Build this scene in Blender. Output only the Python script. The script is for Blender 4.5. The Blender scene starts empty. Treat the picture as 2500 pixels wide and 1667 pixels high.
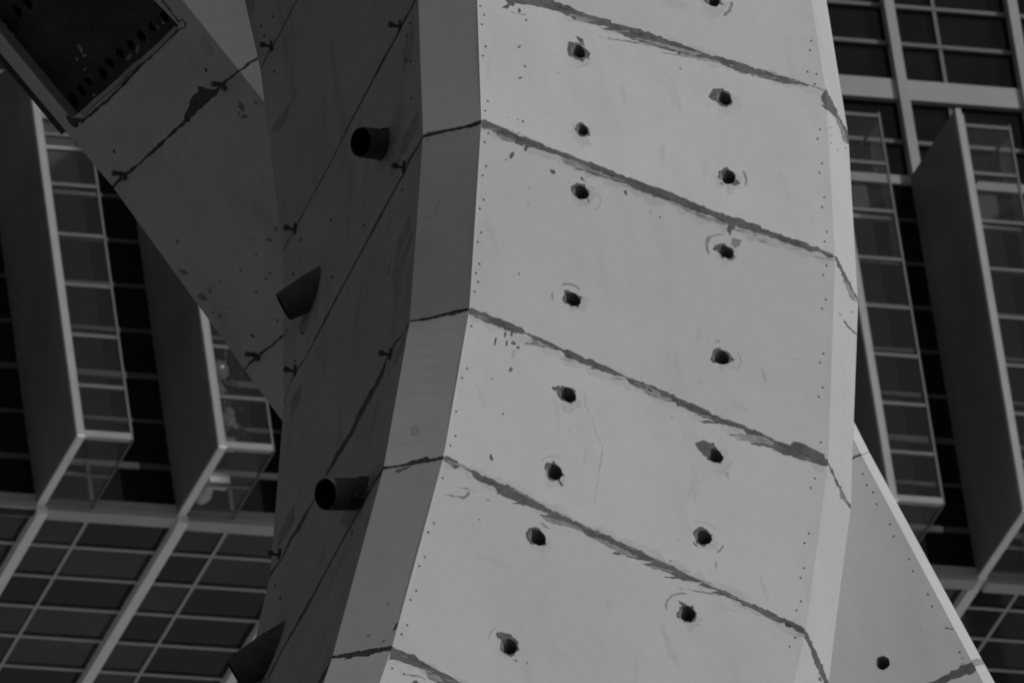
import bpy, bmesh, math, random
from mathutils import Vector, Matrix, geometry

# ------------------------------------------------------------------ camera
FPX = 40342.8                       # focal length in photo pixels (600 mm class telephoto)
PITCH, ROLL, YAWB = (math.radians(a) for a in (30.9185, -8.6271, 23.8206))
CAM = Vector((0, 0, 1.6))
FW = Vector((0, math.cos(PITCH), math.sin(PITCH)))
_u = Vector((0, -math.sin(PITCH), math.cos(PITCH))); _x = Vector((1, 0, 0))
RX = math.cos(ROLL) * _x + math.sin(ROLL) * _u
UP = -math.sin(ROLL) * _x + math.cos(ROLL) * _u
scene = bpy.context.scene
cd = bpy.data.cameras.new('camera'); cam = bpy.data.objects.new('camera', cd)
scene.collection.objects.link(cam); scene.camera = cam
cam.matrix_world = Matrix(((RX.x, UP.x, -FW.x, CAM.x), (RX.y, UP.y, -FW.y, CAM.y), (RX.z, UP.z, -FW.z, CAM.z), (0, 0, 0, 1)))
cd.sensor_width = 36; cd.lens = FPX / 2500 * 36; cd.clip_start = 1; cd.clip_end = 6000
cd.dof.use_dof = True; cd.dof.focus_distance = 91.5; cd.dof.aperture_fstop = 24

# ------------------------------------------------------------------ light
SUN_AZ, SUN_EL = math.radians(-4.5), math.radians(34)      # azimuth measured from +X towards +Y
w = bpy.data.worlds.new('World'); scene.world = w; w.use_nodes = True
nt = w.node_tree; bg = nt.nodes['Background']
sky = nt.nodes.new('ShaderNodeTexSky'); sky.sky_type = 'NISHITA'; sky.sun_disc = False
sky.sun_elevation = SUN_EL; sky.sun_rotation = math.radians(90) - SUN_AZ
bw = nt.nodes.new('ShaderNodeRGBToBW')                    # black and white picture: a neutral sky
nt.links.new(sky.outputs[0], bw.inputs[0]); nt.links.new(bw.outputs[0], bg.inputs[0]); bg.inputs[1].default_value = 0.07
sl = bpy.data.lights.new('sun', 'SUN'); so = bpy.data.objects.new('sun', sl); scene.collection.objects.link(so)
sl.energy = 3.0; sl.angle = math.radians(6); sl.color = (1, 1, 1)
sd = Vector((math.cos(SUN_AZ) * math.cos(SUN_EL), math.sin(SUN_AZ) * math.cos(SUN_EL), math.sin(SUN_EL)))
so.rotation_euler = sd.to_track_quat('Z', 'Y').to_euler(); so.location = (60, 20, 120)
vs = scene.view_settings; vs.view_transform = 'Standard'; vs.look = 'None'; vs.gamma = 1; vs.exposure = -0.55
scene.render.film_transparent = False
scene.cycles.filter_width = 2.0; scene.cycles.max_bounces = 8; scene.cycles.use_denoising = True

# ------------------------------------------------------------------ helpers
def ray(px, py):
    return (px - 1250) / FPX * RX - (py - 833.5) / FPX * UP + FW
def hit(px, py, P, n):
    d = ray(px, py); return CAM + d * ((P - CAM).dot(n) / d.dot(n))
def at_depth(px, py, y):
    d = ray(px, py); return CAM + d * (y / d.y)
def proj(P):
    d = P - CAM; z = d.dot(FW); return (1250 + FPX * d.dot(RX) / z, 833.5 - FPX * d.dot(UP) / z)
def Z(ox, oy, pts, s=3.336):
    return [(ox + x / s, oy + y / s) for x, y in pts]
def link(o, parent=None):
    scene.collection.objects.link(o)
    if parent is not None: o.parent = parent
    return o
def tag(o, label=None, cat=None, group=None, kind=None):
    for k, v in (('label', label), ('category', cat), ('group', group), ('kind', kind)):
        if v: o[k] = v
    return o
def empty(name, loc, **k):
    o = bpy.data.objects.new(name, None); o.location = loc; o.empty_display_size = .3
    link(o); tag(o, **k); bpy.context.view_layer.update(); return o
class MB:
    """collects faces with material slots, then becomes ONE mesh object"""
    def __init__(s): s.v = []; s.f = []; s.m = []; s.mats = []
    def mi(s, mat):
        if mat not in s.mats: s.mats.append(mat)
        return s.mats.index(mat)
    def face(s, pts, mat):
        i = len(s.v); s.v += [Vector(p) for p in pts]; s.f.append(list(range(i, i + len(pts)))); s.m.append(s.mi(mat))
    def box(s, c0, c1, fr, mat):
        """box between two corners given in frame fr(a,b,c)->world"""
        (a0, b0, d0), (a1, b1, d1) = c0, c1
        P = [fr(a, b, c) for c in (d0, d1) for b in (b0, b1) for a in (a0, a1)]
        i = len(s.v); s.v += P
        for q in ((0, 1, 3, 2), (4, 6, 7, 5), (0, 4, 5, 1), (2, 3, 7, 6), (0, 2, 6, 4), (1, 5, 7, 3)):
            s.f.append([i + k for k in q]); s.m.append(s.mi(mat))
    def build(s, name, parent=None, smooth=False, weld=False):
        me = bpy.data.meshes.new(name)
        off = Vector((0, 0, 0)); q = parent
        while q is not None: off += q.location; q = q.parent
        me.from_pydata([tuple(p - off) for p in s.v], [], s.f)
        for m in s.mats: me.materials.append(m)
        me.polygons.foreach_set('material_index', s.m)
        bm = bmesh.new(); bm.from_mesh(me)
        bmesh.ops.remove_doubles(bm, verts=bm.verts, dist=1e-4)
        if weld: bmesh.ops.recalc_face_normals(bm, faces=bm.faces)
        bm.to_mesh(me); bm.free()
        if smooth == 'angle': me.polygons.foreach_set('use_smooth', [True] * len(me.polygons)); me.set_sharp_from_angle(angle=math.radians(14))
        elif smooth: me.polygons.foreach_set('use_smooth', [True] * len(me.polygons))
        o = bpy.data.objects.new(name, me); link(o, parent)
        return o

# ------------------------------------------------------------------ materials
def mat(name, base, rough=.8, var=.10, scale=1.2, fine=25, bump=.15, spec=.3, metal=0, streak=0.0, dist=.01):
    m = bpy.data.materials.new(name); m.use_nodes = True
    t = m.node_tree; N = t.nodes; L = t.links; b = N['Principled BSDF']
    b.inputs['Roughness'].default_value = rough; b.inputs['Metallic'].default_value = metal
    b.inputs['Specular IOR Level'].default_value = spec
    tc = N.new('ShaderNodeTexCoord')
    n1 = N.new('ShaderNodeTexNoise'); n1.inputs['Scale'].default_value = scale; n1.inputs['Detail'].default_value = 6; n1.inputs['Roughness'].default_value = .6
    n2 = N.new('ShaderNodeTexNoise'); n2.inputs['Scale'].default_value = fine; n2.inputs['Detail'].default_value = 3
    L.new(tc.outputs['Object'], n1.inputs['Vector']); L.new(tc.outputs['Object'], n2.inputs['Vector'])
    mr = N.new('ShaderNodeMapRange'); mr.inputs[1].default_value = .3; mr.inputs[2].default_value = .7
    mr.inputs[3].default_value = base * (1 - var); mr.inputs[4].default_value = base * (1 + var)
    L.new(n1.outputs[0], mr.inputs[0])
    m2 = N.new('ShaderNodeMapRange'); m2.inputs[1].default_value = .3; m2.inputs[2].default_value = .7
    m2.inputs[3].default_value = 1 - var * .5; m2.inputs[4].default_value = 1 + var * .5
    L.new(n2.outputs[0], m2.inputs[0])
    mu = N.new('ShaderNodeMath'); mu.operation = 'MULTIPLY'; L.new(mr.outputs[0], mu.inputs[0]); L.new(m2.outputs[0], mu.inputs[1])
    out = mu.outputs[0]
    if streak:
        mp = N.new('ShaderNodeMapping'); mp.inputs['Scale'].default_value = (5, 5, .5)
        L.new(tc.outputs['Object'], mp.inputs[0])
        n3 = N.new('ShaderNodeTexNoise'); n3.inputs['Scale'].default_value = 1.3; n3.inputs['Detail'].default_value = 5
        L.new(mp.outputs[0], n3.inputs['Vector'])
        m3 = N.new('ShaderNodeMapRange'); m3.inputs[1].default_value = .52; m3.inputs[2].default_value = .75
        m3.inputs[3].default_value = 1; m3.inputs[4].default_value = 1 - streak
        L.new(n3.outputs[0], m3.inputs[0])
        mm = N.new('ShaderNodeMath'); mm.operation = 'MULTIPLY'; L.new(out, mm.inputs[0]); L.new(m3.outputs[0], mm.inputs[1]); out = mm.outputs[0]
    oi = N.new('ShaderNodeObjectInfo'); m5 = N.new('ShaderNodeMapRange'); m5.inputs[3].default_value = .965; m5.inputs[4].default_value = 1.02
    L.new(oi.outputs['Random'], m5.inputs[0]); m6 = N.new('ShaderNodeMath'); m6.operation = 'MULTIPLY'
    L.new(out, m6.inputs[0]); L.new(m5.outputs[0], m6.inputs[1]); out = m6.outputs[0]
    L.new(out, b.inputs['Base Color'])
    if bump:
        bp = N.new('ShaderNodeBump'); bp.inputs['Strength'].default_value = bump; bp.inputs['Distance'].default_value = dist
        L.new(n2.outputs[0], bp.inputs['Height']); L.new(bp.outputs[0], b.inputs['Normal'])
    return m
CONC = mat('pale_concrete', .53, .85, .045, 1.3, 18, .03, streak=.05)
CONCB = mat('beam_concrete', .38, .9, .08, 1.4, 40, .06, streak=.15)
CONCD = mat('shade_darkened_concrete', .25, .9, .10, 1.4, 40, .2, streak=.25)  # darker concrete: shade of the left side put into its tone, plus streaks
MORTAR = mat('joint_mortar', .115, .95, .28, 7, 40, .15, dist=.01)
HALO2 = mat('faint_water_mark', .495, .9, .05, 6, 50, .03)
MORTL = mat('thin_mortar_smear', .27, .95, .3, 12, 70, .1)
JOINT = mat('open_joint', .05, .95, .3, 8, 60, .3)
SPALL = mat('spalled_edge', .13, .95, .25, 20, 80, .7, dist=.02)
DOTM = mat('screw_dimple', .27, .95, .2, 20, 80, .2)
HOLEM = mat('hole_wall', .22, .95, .3, 15, 60, .5)
STAIN = mat('dirty_stain', .17, .9, .2, 6, 50, .2)
SMUDGE = mat('faint_smudge', .40, .9, .1, 6, 50, .1)
IRON = mat('dark_iron', .05, .6, .3, 10, 60, .3, spec=.4)
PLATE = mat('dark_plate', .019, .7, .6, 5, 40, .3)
BLACK = mat('black_pocket', .01, .9, .2, 5, 40, .1)
INNER = mat('spandrel_panel', .055, .6, .15, 1.5, 20, .03, spec=.3)
BARP = mat('glass_lit_bar_tone', .5, .5, .1, 1.5, 20, .03, spec=.3)
RECB = mat('shaded_bar_tone', .08, .5, .1, 1.5, 20, .03, spec=.3)
FRM = mat('bay_frame_paint', .16, .5, .1, 1.5, 20, .03, spec=.3)
BARW = mat('pale_painted_metal', .42, .45, .08, 1.5, 20, .03, spec=.5)
BARM = mat('mid_grey_metal', .34, .5, .1, 1.5, 20, .03, spec=.5)
BARD = mat('dark_grey_metal', .10, .5, .15, 1.5, 20, .03, spec=.4)
CORN = mat('cornice_paint', .36, .5, .08, 1.5, 20, .03, spec=.4)
RIBW = mat('white_rib_paint', .85, .45, .06, 1.5, 20, .03, spec=.5)
BARU = mat('upper_bar_paint', .15, .5, .1, 1.5, 20, .03, spec=.3)
FINM = mat('fin_cladding', .165, .5, .15, .5, 12, .02, spec=.3)
GLASSD = mat('dark_window_glass', .009, .06, .5, .5, 1.3, .25, spec=.30, dist=.004)
GLASSD2 = mat('darker_window_glass', .005, .10, .5, .5, 1.3, .25, spec=.2, dist=.004)
GLASSD3 = mat('greyer_window_glass', .016, .08, .5, .5, 1.3, .25, spec=.33, dist=.004)
RECG = mat('recess_glass', .008, .3, .3, .6, 4, .0, spec=.15)
PALE = mat('pale_petals', .92, .8, .1, 6, 30, .1)
LEAF = mat('indoor_leaf', .07, .7, .3, 9, 40, .2)
def glass_mat(name, k):
    m = bpy.data.materials.new(name); m.use_nodes = True
    t = m.node_tree; N = t.nodes; L = t.links; N.remove(N['Principled BSDF'])
    fr = N.new('ShaderNodeFresnel'); fr.inputs[0].default_value = 1.6
    mu = N.new('ShaderNodeMath'); mu.operation = 'MULTIPLY_ADD'; mu.inputs[1].default_value = k; mu.inputs[2].default_value = .0; mu.use_clamp = True
    tr = N.new('ShaderNodeBsdfTransparent'); tr.inputs[0].default_value = (.9, .9, .9, 1)
    gl = N.new('ShaderNodeBsdfGlossy'); gl.inputs['Roughness'].default_value = .03
    tc = N.new('ShaderNodeTexCoord'); nz = N.new('ShaderNodeTexNoise'); nz.inputs['Scale'].default_value = .8
    bp = N.new('ShaderNodeBump'); bp.inputs['Strength'].default_value = .03; bp.inputs['Distance'].default_value = .02
    L.new(tc.outputs['Object'], nz.inputs['Vector']); L.new(nz.outputs[0], bp.inputs['Height']); L.new(bp.outputs[0], gl.inputs['Normal'])
    mx = N.new('ShaderNodeMixShader')
    L.new(fr.outputs[0], mu.inputs[0]); L.new(mu.outputs[0], mx.inputs[0]); L.new(tr.outputs[0], mx.inputs[1]); L.new(gl.outputs[0], mx.inputs[2])
    L.new(mx.outputs[0], N['Material Output'].inputs[0]); return m
GLASS = glass_mat('clear_glass', 1.35); GLASSB = glass_mat('clear_bottom_glass', .7)

# ------------------------------------------------------------------ ground
def sheet(name, x0, x1, y0, y1, z, m):
    q = MB(); q.face([(x0, y0, z), (x1, y0, z), (x1, y1, z), (x0, y1, z)], m)
    return tag(q.build(name), kind='structure')
ASPH = mat('asphalt', .12, .9, .2, .05, 3, .1); PAVE = mat('bounce_paving', .42, .9, .55, .12, 2, .05)
sheet('ground', -3000, 3000, -3000, 3000, 0, ASPH)
sheet('bounce_sheet', -900, 1200, 150, 1500, .02, PAVE)  # unseen pale ground added to bounce light up onto the soffit

# ------------------------------------------------------------------ polygons on a face
def inside(p, poly):
    x, y = p; c = False; j = len(poly) - 1
    for i in range(len(poly)):
        (xi, yi), (xj, yj) = poly[i], poly[j]
        if (yi > y) != (yj > y) and x < (xj - xi) * (y - yi) / (yj - yi) + xi: c = not c
        j = i
    return c
def blob(cx, cy, a, b, ang, n=18, rough=.12, seed=0):
    r = random.Random(seed * 7919 + int(cx * 3 + cy)); an = math.radians(ang); out = []
    for i in range(n):
        t = 2 * math.pi * i / n; k = 1 + r.uniform(-rough, rough)
        x, y = a * k * math.cos(t), b * k * math.sin(t)
        out.append((cx + x * math.cos(an) - y * math.sin(an), cy + x * math.sin(an) + y * math.cos(an)))
    return out
def band(pts, widths, seed=0, rough=.5, step=14):
    """an uneven strip along a polyline; width varies"""
    r = random.Random(seed); P = []; W = []
    if not isinstance(widths, (list, tuple)): widths = [widths] * len(pts)
    for i in range(len(pts) - 1):
        (x0, y0), (x1, y1) = pts[i], pts[i + 1]; n = max(1, int(math.hypot(x1 - x0, y1 - y0) / step))
        for k in range(n):
            t = k / n; P.append((x0 + (x1 - x0) * t, y0 + (y1 - y0) * t)); W.append(widths[i] * (1 - t) + widths[i + 1] * t)
    P.append(pts[-1]); W.append(widths[-1])
    A = []; B = []
    for i, (x, y) in enumerate(P):
        a = P[max(i - 1, 0)]; b = P[min(i + 1, len(P) - 1)]; dx, dy = b[0] - a[0], b[1] - a[1]; l = math.hypot(dx, dy) or 1
        nx, ny = -dy / l, dx / l; e = W[i] / 2
        k1 = e * (1 + r.uniform(-rough, rough)); k2 = e * (1 + r.uniform(-rough, rough))
        A.append((x + nx * k1, y + ny * k1)); B.append((x - nx * k2, y - ny * k2))
    return A + B[::-1]
def tunnel_dir(n):
    return (n * .45 + FW * .55 + RX * .40 - UP * .42).normalized()
def rough(poly, amp=2.2, step=7, seed=0):
    r = random.Random(seed + int(poly[0][0] * 7 + poly[0][1] * 13)); out = []
    for (x0, y0), (x1, y1) in zip(poly, poly[1:] + poly[:1]):
        L = math.hypot(x1 - x0, y1 - y0); n = max(1, int(L / step)); out.append((x0, y0))
        for k in range(1, n):
            t = (k + r.uniform(-.3, .3)) / n; e = r.gauss(0, amp * .5) * (1 if r.random() < .8 else 1.8)
            out.append((x0 + (x1 - x0) * t - (y1 - y0) / L * e, y0 + (y1 - y0) * t + (x1 - x0) / L * e))
    return out
def panel(mb, outer, mapf, base, regions=(), holes=(), diag=False):
    """a wall face given by its outline; regions = surface patches, holes = real recesses (poly, depth, wall material)"""
    V = []; E = []
    def add(poly):
        i = len(V); V.extend(Vector(p) for p in poly); n = len(poly)
        E.extend((i + k, i + (k + 1) % n) for k in range(n))
    def near(poly):
        xs = [p[0] for p in outer]; ys = [p[1] for p in outer]
        return max(p[0] for p in poly) > min(xs) and min(p[0] for p in poly) < max(xs) and max(p[1] for p in poly) > min(ys) and min(p[1] for p in poly) < max(ys)
    regions = [r for r in regions if near(r[0])]
    holes = [h for h in holes if inside((sum(p[0] for p in h[0]) / len(h[0]), sum(p[1] for p in h[0]) / len(h[0])), outer)]
    add(outer)
    if diag:                                  # cross-lines, so that a slightly twisted face bends evenly
        A_, B_, D_, C_ = [Vector(p) for p in outer]
        for k in range(1, 12):
            t = k / 12; i = len(V); V.append(A_.lerp(C_, t)); V.append(B_.lerp(D_, t)); E.append((i, i + 1))
    for r in regions: add(r[0])
    for h in holes: add(h[0])
    res = geometry.delaunay_2d_cdt(V, E, [], 0, 1e-3)
    vv, ff = res[0], res[2]
    P3 = [mapf(p.x, p.y) for p in vv]
    for f in ff:
        c = (sum(vv[i].x for i in f) / len(f), sum(vv[i].y for i in f) / len(f))
        if not inside(c, outer): continue
        if any(inside(c, h[0]) for h in holes): continue
        m = base
        for r in regions:
            if inside(c, r[0]): m = r[1]
        q = [P3[i] for i in f]
        n = (q[1] - q[0]).cross(q[2] - q[0])
        if n.dot(q[0] - CAM) > 0: q.reverse()
        mb.face(q, m)
    for h in holes:
        poly, depth, hm = h; Q = [mapf(*p) for p in poly]; n = (Q[len(Q) // 3] - Q[0]).cross(Q[2 * len(Q) // 3] - Q[0]).normalized()
        if n.dot(Q[0] - CAM) < 0: n = -n
        dv = tunnel_dir(n) if .2 < depth else n
        R = [p + dv * depth for p in Q]; k = len(Q)
        for i in range(k): mb.face([Q[i], Q[(i + 1) % k], R[(i + 1) % k], R[i]], hm)
        mb.face(R, BLACK if depth > .1 else hm)
def dots(lst, r=3.2, depth=.03):
    return [(blob(x, y, r * .95, r * .75, 30, 8, .2, 3), .005, DOTM) for x, y in lst]

# ------------------------------------------------------------------ curved chamfered column: cross-section rings
RPX = [
    [(536, -271), (990, -940), (1127, -972), (1860, -745), (1912, -640)],
    [(636, 171), (1010, -480), (1150, -512), (1935, -280), (1990, -170)],
    [(690, 613), (1021, -14), (1163, -55), (2016, 220), (2071, 330)],
    [(693, 985), (1033, 333), (1175, 297), (2039, 628), (2095, 740)],
    [(660, 1400), (1000, 787), (1146, 754), (2022, 1130), (2077, 1240)],
    [(565, 1815), (936, 1145), (1082, 1118), (1966, 1545), (2023, 1665)],
    [(430, 2270), (811, 1604), (956, 1582), (1855, 2040), (1905, 2170)],
    [(275, 2720), (680, 1988), (822, 1962), (1722, 2450), (1770, 2585)],
]
RN = [(-.24, .12, 3.05), (-.13, .146, 2.184), (-.004, .171, 1.329), (.049, .225, .459), (.13, .221, -.443), (.133, .319, -1.4), (.173, .358, -2.406), (.21, .42, -3.45)]
RINGS = []
for k, (nx, ny, dd) in enumerate(RN):
    n = Vector((nx, ny, 1)); P0 = CAM + ray(*RPX[k][2]) * (90 + dd)
    RINGS.append([hit(x, y, P0, n) for x, y in RPX[k]])

# surface marks, traced per face
F = []          # front face patches
F += [(Z(1200, 0, [(470, -60), (470, 0), (640, 50), (720, 95), (890, 150), (1060, 205), (1230, 250), (1400, 315), (1520, 350), (1640, 395), (1820, 455), (1960, 490), (2130, 550), (2240, 580), (2335, 605)])
       + Z(1800, 0, [(130, 550), (280, 600), (410, 630), (520, 670), (620, 700), (720, 735), (700, 732), (620, 712), (500, 690), (400, 683), (270, 650), (150, 625), (0, 590)])
       + Z(1200, 0, [(2230, 635), (2060, 600), (1970, 565), (1880, 530), (1830, 500), (1700, 480), (1600, 455), (1480, 425), (1370, 395), (1290, 370), (1190, 330), (1080, 300), (1030, 270), (880, 235), (960, 225), (760, 185), (670, 165), (640, 130), (520, 90), (400, 60), (300, 40), (190, 30), (190, 20), (-60, -60)]), MORTAR)]
F += [(Z(1200, 0, p), MORTL) for p in ([(860, 300), (1050, 325), (1210, 345), (1300, 362), (1370, 392), (1200, 358), (1000, 328)], [(1360, 425), (1620, 452), (1850, 498), (1880, 520), (1600, 470)],
      [(680, 130), (840, 172), (760, 182), (690, 168)], [(1180, 310), (1420, 360), (1700, 440), (1650, 450), (1350, 372)], [(150, 97), (280, 118), (280, 130), (190, 112)])]
F += [(Z(1200, 0, [(80, 68), (135, 35), (110, 0), (115, -20), (180, -20), (185, 55), (150, 45), (130, 78)]), MORTAR)]
F += [(Z(600, 0, [(1918, 985), (1945, 970), (2000, 1000), (2130, 1055), (2335, 1135)]) + Z(1200, 0, [(120, 1050), (210, 1095), (320, 1135), (420, 1175), (500, 1215), (600, 1245), (700, 1290), (790, 1320), (880, 1350), (980, 1385), (1050, 1420), (1180, 1465), (1300, 1515)])
       + Z(1200, 400, [(1440, 225), (1560, 275), (1640, 310), (1750, 360), (1830, 390), (1930, 420), (1970, 440), (2020, 440), (2100, 480), (2170, 495), (2230, 535), (2335, 570)])
       + Z(1800, 400, [(380, 590), (520, 630), (620, 675), (700, 705), (780, 740), (800, 760), (770, 768), (720, 750), (650, 715), (580, 712), (540, 690), (480, 675), (420, 650), (380, 640), (300, 605), (200, 580), (120, 550), (0, 510)])
       + Z(1200, 400, [(1975, 505), (1990, 520), (1955, 545), (1940, 590), (1915, 545), (1925, 500), (1900, 480), (1800, 430), (1700, 400), (1620, 375), (1560, 350), (1480, 310), (1400, 290), (1270, 245), (1160, 205), (1120, 175), (1080, 160), (1000, 145), (900, 110), (800, 75), (700, 50), (670, 35)])
       + Z(1200, 0, [(760, 1345), (640, 1310), (560, 1275), (480, 1250), (400, 1225), (300, 1205), (280, 1235), (262, 1225), (275, 1175), (250, 1190), (190, 1170), (180, 1150), (80, 1130), (0, 1070)])
       + Z(600, 0, [(2200, 1165), (2180, 1145), (2120, 1130), (2000, 1060), (1918, 1045)]), MORTAR)]
F += [(Z(1200, 0, p), MORTL) for p in ([(560, 1275), (700, 1320), (840, 1380), (980, 1430), (1100, 1480), (1000, 1465), (830, 1405), (690, 1370), (590, 1330)], [(60, 1100), (180, 1140), (180, 1160), (80, 1140)])]
F += [(Z(1200, 400, p), MORTL) for p in ([(1400, 290), (1560, 345), (1650, 390), (1800, 440), (1940, 495), (1880, 500), (1700, 440), (1520, 345)], [(1740, 640), (1760, 590), (1850, 568), (1900, 575), (1860, 582), (1790, 600), (1760, 660), (1780, 740), (1745, 700)],
      [(1960, 600), (2040, 620), (2020, 670), (1980, 690), (1950, 650)], [(2000, 540), (2150, 560), (2335, 590), (2150, 572)], [(2160, 622), (2230, 632), (2260, 650), (2200, 640)])]
F += [(Z(600, 400, [(1815, 1185), (1840, 1170), (1900, 1200), (2020, 1250), (2080, 1262), (2160, 1295), (2200, 1320), (2245, 1330), (2280, 1375), (2335, 1395)])
       + Z(1200, 400, [(380, 1410), (470, 1450), (530, 1480), (590, 1515)]) + Z(1200, 800, [(620, 175), (680, 205), (740, 235), (800, 250), (850, 280), (900, 300), (1000, 345), (1100, 400), (1170, 425), (1280, 465), (1340, 480), (1410, 515), (1500, 560), (1580, 595), (1690, 640), (1770, 675), (1830, 710), (1900, 745), (1950, 755), (2000, 775)])
       + Z(1800, 800, [(0, 775), (60, 795), (120, 830), (190, 850), (240, 880), (330, 925), (430, 955), (455, 925), (500, 930), (580, 965), (650, 1000), (710, 1030), (745, 1105), (735, 1125), (700, 1125), (640, 1105), (560, 1080), (480, 1060), (400, 1040), (310, 1000), (250, 975), (150, 955), (100, 935), (300, 935), (230, 890), (140, 888), (80, 870), (50, 825)])
       + Z(1200, 800, [(1990, 805), (1880, 790), (1760, 775), (1680, 762), (1820, 765), (1700, 715), (1600, 670), (1540, 640), (1510, 640), (1500, 605), (1400, 590), (1320, 560), (1210, 520), (1260, 515), (1190, 490), (1120, 450), (1090, 405), (1020, 390), (950, 370), (880, 345), (800, 325), (830, 315), (720, 290), (690, 265), (600, 240), (590, 210), (560, 185), (500, 175), (400, 155), (340, 140), (260, 130), (340, 120), (330, 85), (280, 50)])
       + Z(600, 400, [(2240, 1385), (2140, 1360), (2040, 1320), (1950, 1290), (1900, 1260), (1818, 1225)]), MORTAR)]
F += [(Z(1200, 800, p), MORTL) for p in ([(1150, 440), (1280, 480), (1400, 540), (1500, 600), (1400, 588), (1300, 545), (1190, 480)], [(340, 90), (520, 170), (400, 150), (345, 135)], [(1900, 860), (2090, 865), (2220, 885), (2290, 930), (2130, 930), (2300, 960), (2100, 925), (2000, 915), (1990, 900), (2040, 905)])]
F += [(Z(600, 800, [(1608, 1050), (1640, 1040), (1720, 1080), (1740, 1110), (1900, 1180), (2000, 1225), (2110, 1280), (2180, 1300), (2335, 1390)])
       + Z(1200, 1197, [(210, 10), (350, 75), (440, 130), (600, 205), (720, 265), (840, 325), (910, 350), (1000, 395), (1130, 455), (1240, 505), (1320, 550), (1450, 605), (1550, 655), (1640, 700), (1720, 740), (1780, 770), (1880, 810), (1950, 840), (2040, 890), (2120, 925), (2200, 950), (2275, 985), (2335, 1025)])
       + Z(1800, 1197, [(430, 1060), (520, 1100), (553, 1130), (555, 1175), (500, 1155), (440, 1110), (400, 1095), (300, 1060), (240, 1030), (180, 990), (120, 960), (0, 900)])
       + Z(1200, 1197, [(1900, 855), (1790, 830), (1850, 815), (1760, 795), (1680, 770), (1720, 748), (1640, 740), (1540, 725), (1400, 705), (1500, 700), (1420, 660), (1340, 640), (1230, 600), (1320, 580), (1180, 560), (1060, 520), (980, 510), (1060, 490), (960, 450), (880, 410), (780, 370), (740, 335), (640, 295), (540, 275), (450, 250), (380, 200), (470, 195), (380, 160), (300, 125), (160, 105), (220, 90), (100, 50), (30, 20)])
       + Z(600, 800, [(2050, 1340), (2030, 1300), (1960, 1270), (1900, 1250), (1850, 1210), (1840, 1180), (1750, 1125), (1700, 1150), (1660, 1110), (1608, 1070)]), MORTAR)]
F += [(Z(1200, 1197, p), MORTL) for p in ([(390, 200), (560, 240), (720, 300), (760, 340), (640, 300), (480, 262)], [(770, 365), (900, 395), (1060, 470), (1200, 545), (1060, 520), (900, 430)], [(1230, 590), (1420, 640), (1480, 665), (1340, 635)], [(390, 255), (440, 280), (480, 320), (430, 300)], [(1500, 790), (1700, 815), (1850, 840), (1880, 855), (1700, 830)])]
F += [(Z(600, 800, p), MORTL) for p in ([(1580, 1350), (1780, 1370), (1815, 1330), (1830, 1345), (1780, 1395)], [(1950, 1390), (2000, 1410), (1970, 1410)], [(1700, 1290), (1790, 1300), (1880, 1340), (1800, 1315)])]
F += [(Z(600, 1197, [(1193, 1265), (1225, 1290), (1290, 1310), (1400, 1360), (1470, 1410), (1560, 1460), (1650, 1500), (1740, 1560), (2400, 1900), (4100, 2700), (4100, 2760), (2400, 1960), (1640, 1600), (1480, 1530), (1540, 1500), (1440, 1455), (1350, 1420), (1250, 1385), (1165, 1378)]), MORTAR)]
F += [(Z(600, 1197, [(1460, 1465), (1500, 1480), (1560, 1490), (1620, 1530), (1560, 1535), (1500, 1510)]), MORTAR), (blob(1014, 1664, 7, 6, 10, 10, .3, 3), MORTAR)]
F += [(Z(600, 1197, p), MORTL) for p in ([(1280, 1490), (1400, 1500), (1480, 1540), (1300, 1500)], [(1450, 1470), (1560, 1500), (1620, 1560), (1500, 1540)])]
for (x, y, a, b, an) in [(1209, 833, 3, 9, 10), (1237, 838, 3, 7, 5), (1254, 838, 6, 5, 20), (1265, 848, 4, 4, 0), (1233, 818, 3, 8, 15), (1249, 815, 4, 8, 0), (1247, 902, 4, 6, 30), (1250, 380, 5, 10, 40), (1237, 391, 4, 2, 0), (1349, 419, 8, 5, 35), (1268, 27, 4, 6, 0), (1284, 50, 3, 4, 0), (1268, 115, 5, 3, -40),
                          (1270, 191, 6, 3, -10), (1264, 292, 3, 2, 0), (1527, 470, 4, 7, -20), (1267, 668, 2, 4, 0), (1199, 1117, 4, 8, -20), (1655, 1318, 2, 2, 0), (1637, 1368, 3, 2, 0), (1287, 1618, 2, 4, 0), (1170, 1268, 3, 2, 0), (1200, 925, 2, 3, 0), (1612, 531, 2, 3, 0), (1588, 519, 2, 2, 0), (1661, 168, 3, 2, 0)]:
    F.append((blob(x, y, a, b, an, 9, .3, 5), MORTAR if a * b > 14 else STAIN))
for (x, y, a, b, an, m) in [(1255, 862, 5, 10, 15, SMUDGE), (1708, 930, 10, 5, 30, HALO2), (1752, 833, 8, 3, 10, SMUDGE), (1800, 990, 22, 10, 30, HALO2), (1640, 1018, 6, 3, 20, SMUDGE), (1292, 460, 4, 4, 0, SMUDGE), (1290, 497, 3, 3, 0, SMUDGE), (1748, 1380, 4, 12, 0, SMUDGE), (1865, 915, 4, 18, -15, SMUDGE), (1775, 1160, 3, 14, -20, SMUDGE)]:
    F.append((blob(x, y, a, b, an, 12, .35, 9), m))
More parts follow.
